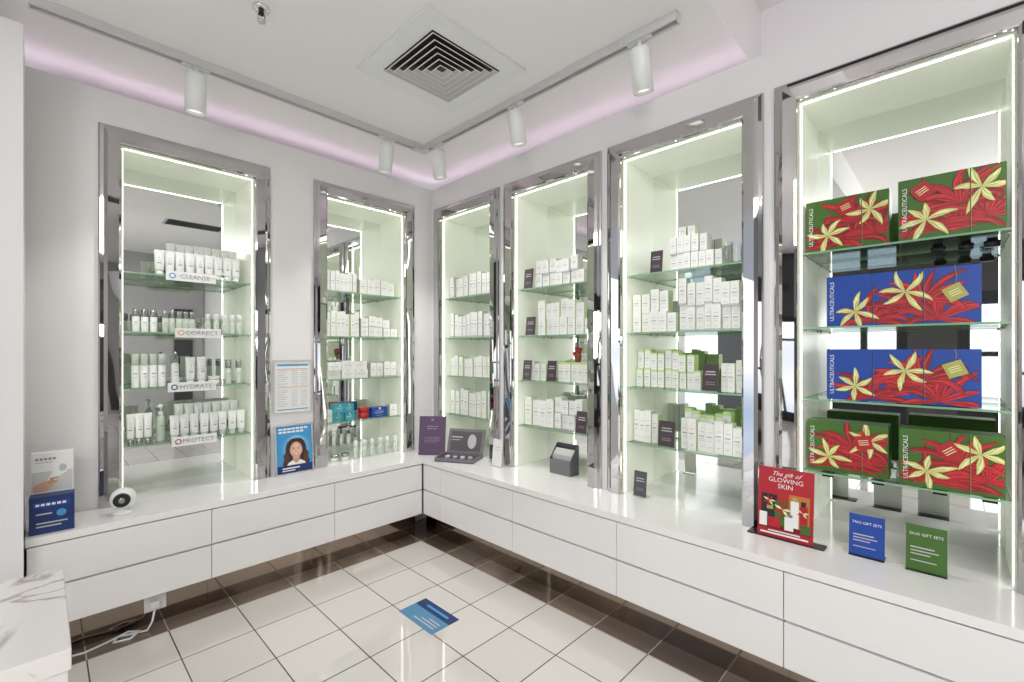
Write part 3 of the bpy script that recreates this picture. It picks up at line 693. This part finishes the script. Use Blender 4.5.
for k in range(9):
    a = k * 2.4; q = .012 + .002*k
    g.loft([[(q*math.cos(a) + .012*math.sin(ph)*math.cos(tt), q*math.sin(a) + .012*math.sin(ph)*math.sin(tt), .070 + .018*math.sin(k*1.7) + .012*math.cos(ph)) for tt in [2*PI*j/8 for j in range(8)]] for ph in (.2, .9, 1.6, 2.3, 2.95)], RED)
g.build('flower', r)
g = MB()
for a in (0, 2, 4): g.tube([(0, 0, .04), (.012*math.cos(a), .012*math.sin(a), .07)], .0025, PGREEN, 5)
g.build('stem', r)

# left end of the worktop
r = thing('device_carton', 'royal blue product carton standing in front of a white card at the left worktop end', 'carton', (-2.262, -.235, HT + .0006), math.radians(-3))
g = MB(); g.box((-.072, -.04, 0), (.072, .03, .165), NAVY, .0015); g.build('body', r)
g = MB(); y = -.0412
g.rect(-.060, .060, .118, .140, y, BLUE)
for j in range(6): g.rect(-.052 + .017*j, -.040 + .017*j, .124, .134, y - .0004, WHITE)
g.rect(-.05, .03, .030, .036, y, LGREY); g.rect(-.05, .05, .045, .051, y, LGREY); g.disc(.03, .085, .016, .016, y, SKYB); g.rect(-.05, .0, .085, .091, y, LGREY); g.build('small_print', r, False)
r = thing('display_card', 'tall white display card picturing a handheld device behind the blue carton', 'sign', (-2.262, -.195, HT + .0006), math.radians(-3))
g = MB(); g.box((-.07, 0, 0), (.07, .05, .345), WHITE, .0015); g.build('card', r)
g = MB(); y = -.0012
g.rect(-.066, .066, .17, .26, y, GSIDE)
g.flat([(-.030, .195), (-.012, .188), (.024, .235), (.048, .250), (.050, .285), (.028, .296), (.006, .280), (-.004, .245)], y - .0003, WPL)
g.disc(.034, .272, .013, .017, y - .0006, LGREY); g.flat([(-.06, .17), (-.02, .17), (.012, .205), (.004, .222), (-.03, .215), (-.06, .20)], y - .0005, SKIN)
g.flat([(-.01, .218), (.02, .224), (.022, .232), (-.008, .230)], y - .0009, BLUSH); g.flat([(-.014, .204), (.016, .209), (.018, .217), (-.012, .216)], y - .0009, BLUSH)
for j in range(5): g.rect(-.055 + .014*j, -.045 + .014*j, .312, .322, y, GREY)
g.rect(-.055, -.0, .300, .304, y, LGREY); g.build('picture', r, False)
r = thing('smart_camera', 'round white smart camera with black face on the left worktop', 'camera', (-2.013, -.185, HT + .0006), math.radians(-12))
g = MB(); g.lathe([(.040, 0), (.042, .004), (.036, .012), (.018, .02), (.016, .035)], WPL, 20); g.build('base', r)
g = MB(); n = 12
g.lathe([(max(.0015, .052*math.sin(PI*i/n)), .075 - .052*math.cos(PI*i/n)) for i in range(n+1)], WPL, 24); g.build('shell', r)
g = MB()
g.loft([[(rr*math.cos(2*PI*i/24), yy, .075 + rr*math.sin(2*PI*i/24)) for i in range(24)] for rr, yy in ((.034, -.036), (.034, -.049), (.030, -.0515))], BLACK); g.build('face', r)
g = MB(); g.loft([[(rr*math.cos(2*PI*i/16), yy, .075 + rr*math.sin(2*PI*i/16)) for i in range(16)] for rr, yy in ((.014, -.050), (.013, -.054), (.009, -.055))], SILVER); g.build('lens', r)
r = thing('marble_desk', 'white marble desk corner with grey veins at the lower left', 'desk', (-2.66, -1.775, 0))
g = MB(); g.box((-.40, -.225, .81), (.40, .225, .85), MARBLE, .002); g.build('top', r)
g = MB(); g.box((-.40, -.22, 0), (.396, .22, .8095), MARBLE, .002); g.build('body', r)
r = thing('power_outlet', 'white power socket with plug on the dark plinth under the left drawers', 'socket', (-1.89, KY - .0005, .065))
g = MB(); g.box((-.045, -.008, 0), (.045, 0, .075), WPL, .001); g.build('plate', r)
g = MB(); g.box((-.025, -.035, .02), (.015, -.0085, .055), WPL, .002); g.build('plug', r)
g = MB(); g.tube([(-1.895, -.25, .09), (-1.91, -.28, .04), (-1.93, -.29, .008), (-1.98, -.27, .005), (-2.04, -.25, .005), (-2.06, -.29, .005), (-2.0, -.31, .005), (-1.96, -.28, .012), (-2.0, -.25, .014), (-2.08, -.27, .006), (-2.16, -.29, .005), (-2.25, -.27, .005)], .005, WPL, 6)
tag(g.build('power_cable'), 'tangled white power cable on the floor under the left drawer unit', 'cable')
r = thing('floor_sticker', 'blue rectangular floor sticker on the white tiles', 'sticker', (-.876, -1.176, .0004))
g = MB(); g.box((-.088, -.148, 0), (.088, .148, .0008), M('mid blue sticker', (.08, .25, .42), .4)); g.box((.02, -.148, .0008), (.088, .148, .0011), NAVY); g.build('sheet', r)
g = MB()
for k in range(3): g.face([(-.06 + k*.02, -.12, .0013), (-.052 + k*.02, -.12, .0013), (-.052 + k*.02, .05 - .04*k, .0013), (-.06 + k*.02, .05 - .04*k, .0013)], LGREY)
g.face([(.045, -.1, .0014), (.06, -.1, .0014), (.06, .08, .0014), (.045, .08, .0014)], SKYB); g.build('print', r, False)

# ------------------------------------------------------------------ ceiling things
RL = 'white ceiling track rails'
r = thing('track_rail', 'white ceiling track rail parallel to the left wall', 'track rail', (-1.40, -.41, ZC), 0, RL)
RH = .040
def rail(L, r):
    g = MB(); g.box((-L/2, -.025, -RH), (L/2, -.013, -.0005), RAILW); g.box((-L/2, .013, -RH), (L/2, .025, -.0005), RAILW); g.box((-L/2, -.013, -.010), (L/2, .013, -.0005), GREY); g.build('channel', r)
    for s in (-1, 1):
        g = MB(); g.box((min(s*L/2, s*(L/2+.006)), -.026, -RH - .001), (max(s*L/2, s*(L/2+.006)), .026, -.0005), RAILW); g.build('end_cap', r)
rail(1.86, r)
r = thing('track_rail', 'white ceiling track rail parallel to the right wall', 'track rail', (-.37, -1.39, ZC), -PI/2, RL)
rail(1.82, r)
g = MB(); g.prism([(-.46, -.384), (-.46, -.436), (-.396, -.436), (-.396, -.473), (-.344, -.473), (-.344, -.384)], ZC - RH - .003, ZC - .0005, RAILW)
tag(g.build('rail_connector'), 'white corner connector joining the two ceiling rails', 'connector')
sp0 = None
SP = [(-1.752, -.41, 0, .08, 'white track spotlight at the far left of the ceiling rail'), (-.668, -.41, 0, .14, 'white track spotlight on the left rail next to the rail corner'),
      (-.37, -.57, 1, -.14, 'white track spotlight on the right rail next to the rail corner'), (-.37, -1.324, 1, -.18, 'white track spotlight in the middle of the right rail'), (-.37, -2.12, 1, -.22, 'white track spotlight at the near end of the right rail, right of the vent')]
for x, y, wl, tilt, lab in SP:
    if sp0 is None:
        r = sp0 = thing('track_spotlight', None, None)
        g = MB(); g.box((-.06, -.0125, -.0005), (.06, .0125, .030), WPL, .002); g.build('adapter', r)
        g = MB(); g.lathe([(.010, -.030), (.010, -.001)], WPL, 10); g.build('stem', r)
        g = MB(); g.lathe([(.030, 0), (.043, -.005), (.046, -.02), (.046, -.195), (.041, -.195), (.039, -.175)], WPL, 24, caps=False)
        g.face([(.030*math.cos(2*PI*i/24), .030*math.sin(2*PI*i/24), 0) for i in range(24)], WPL); o = g.build('head', r); o.location = (0, 0, -.030)
        g = MB(); g.lathe([(.039, -.176), (.038, -.173)], LAMP, 24); o = g.build('lens', r); o.location = (0, 0, -.030)
    else: r = copy_tree(sp0)
    r.location = (x, y, ZC - RH - .001); r.rotation_euler = (0, 0, wl*PI/2)
    for ch in r.children:
        if ch.name.startswith(('head', 'lens')): ch.rotation_euler = (tilt, 0, 0)
    tag(r, lab, 'spotlight', 'white track spotlights')
    L = bpy.data.lights.new('spot_lamp', 'SPOT'); L.energy = 22; L.spot_size = math.radians(95); L.spot_blend = .6; L.shadow_soft_size = .04; L.color = (1, .975, .95)
    o = bpy.data.objects.new('spot_lamp', L); COL.objects.link(o); o.location = (x + (.04 if wl else 0), y + (0 if wl else .03), ZC - .30)
r = thing('air_vent', 'square white ceiling air vent with dark concentric louvres', 'vent', (-.845, -1.25, ZC))
g = MB(); a, bq = .31, .215
for q in ((-a, -a, a, -bq), (-a, bq, a, a), (-a, -bq, -bq, bq), (bq, -bq, a, bq)): g.box((q[0], q[1], -.014), (q[2], q[3], -.001), WPL)
g.build('frame', r)
g = MB(); g.box((-bq, -bq, -.004), (bq, bq, -.001), DARK); g.build('backing', r)
for k in range(6):
    o_ = bq - .004 - k*.034; i_ = o_ - .020
    g = MB(); sq = lambda q, z: [(-q, -q, z), (q, -q, z), (q, q, z), (-q, q, z)]
    g.loft([sq(o_, -.020), sq(i_, -.006)], LOUV, caps=False); g.loft([sq(o_ + .0015, -.022), sq(o_ - .004, -.022)], WPL, caps=False)
    for f in g.bm.faces: f.smooth = False
    g.build('louvre', r)
r = thing('air_vent', 'long dark slotted ceiling vent reflected in the leftmost cabinet mirror', 'vent', (-.74, -4.06, ZC2))
g = MB(); g.box((-.36, -.2, -.012), (.36, .2, -.001), GSIDE); g.build('frame', r)
for k in range(6):
    g = MB(); g.box((-.33, -.17 + k*.058, -.016), (.33, -.13 + k*.058, -.0125), DARK); g.build('slot', r)
r = thing('sprinkler', 'small chrome ceiling sprinkler left of the vent', 'sprinkler', (-1.64, -1.03, ZC))
g = MB(); g.lathe([(.036, .002), (.034, -.007), (.02, -.012)], STEEL, 20); g.build('rosette', r)
g = MB(); g.lathe([(.011, -.0125), (.011, -.03), (.006, -.034)], BLACK, 12); g.tube([(-.012, 0, -.028), (-.014, 0, -.045), (0, 0, -.056), (.014, 0, -.045), (.012, 0, -.028)], .003, STEEL, 6); g.build('head', r)
g = MB(); g.lathe([(.017, -.062), (.017, -.055)], STEEL, 14); g.build('deflector', r)
g = MB(); g.box((-3.3, .10, ZW + .001), (.10, .125, ZW + .012), PINKLED); tag(g.build('cove_light_strip'), 'pink cove light strip on top of the left wall', 'light strip', 'pink cove light strips')
g = MB(); g.box((.10, -4.2, ZW + .001), (.125, .09, ZW + .012), PINKLED); tag(g.build('cove_light_strip'), 'pink cove light strip on top of the right wall', 'light strip', 'pink cove light strips')

# ------------------------------------------------------------------ lights
def area(loc, rot, sx, sy, e, col=(1, 1, 1)):
    L = bpy.data.lights.new('fill_light', 'AREA'); L.shape = 'RECTANGLE'; L.size = sx; L.size_y = sy; L.energy = e; L.color = col
    o = bpy.data.objects.new('fill_light', L); COL.objects.link(o); o.location = loc; o.rotation_euler = rot
area((-3.3, -4.7, ZC2 - .03), (math.radians(18), 0, math.radians(-46)), 2.6, 1.6, 185, (1, .99, .98))  # unseen soft fill added behind the camera to light the room
area((-4.3, -4.4, 1.7), (math.radians(128), 0, math.radians(-42)), 1.0, .5, 34, (1, .985, .96))      # unseen fill light added to brighten the ceiling
wd = bpy.data.worlds.new('World'); S.world = wd; wd.use_nodes = True
nt = wd.node_tree; bg = nt.nodes['Background']; bg.inputs['Strength'].default_value = 2.3
tc = nt.nodes.new('ShaderNodeTexCoord'); sp = nt.nodes.new('ShaderNodeSeparateXYZ'); rp = nt.nodes.new('ShaderNodeValToRGB'); mr = nt.nodes.new('ShaderNodeMapRange')
mr.inputs['From Min'].default_value = -.25; mr.inputs['From Max'].default_value = .35
rp.color_ramp.elements[0].color = (.36, .45, .58, 1); rp.color_ramp.elements[0].position = .15
rp.color_ramp.elements[1].color = (.98, .99, 1, 1); rp.color_ramp.elements[1].position = .50
nt.links.new(tc.outputs['Generated'], sp.inputs[0]); nt.links.new(sp.outputs['Z'], mr.inputs['Value']); nt.links.new(mr.outputs[0], rp.inputs['Fac']); nt.links.new(rp.outputs['Color'], bg.inputs['Color'])

cam = bpy.data.cameras.new('camera'); cam.sensor_width = 36; cam.lens = FPX / 1024 * 36; cam.shift_y = 9/1024; cam.clip_start = .02
co = bpy.data.objects.new('camera', cam); COL.objects.link(co); co.location = (CX, CY, CH); co.rotation_euler = (PI/2, 0, -(PI/2 - TH))
S.camera = co
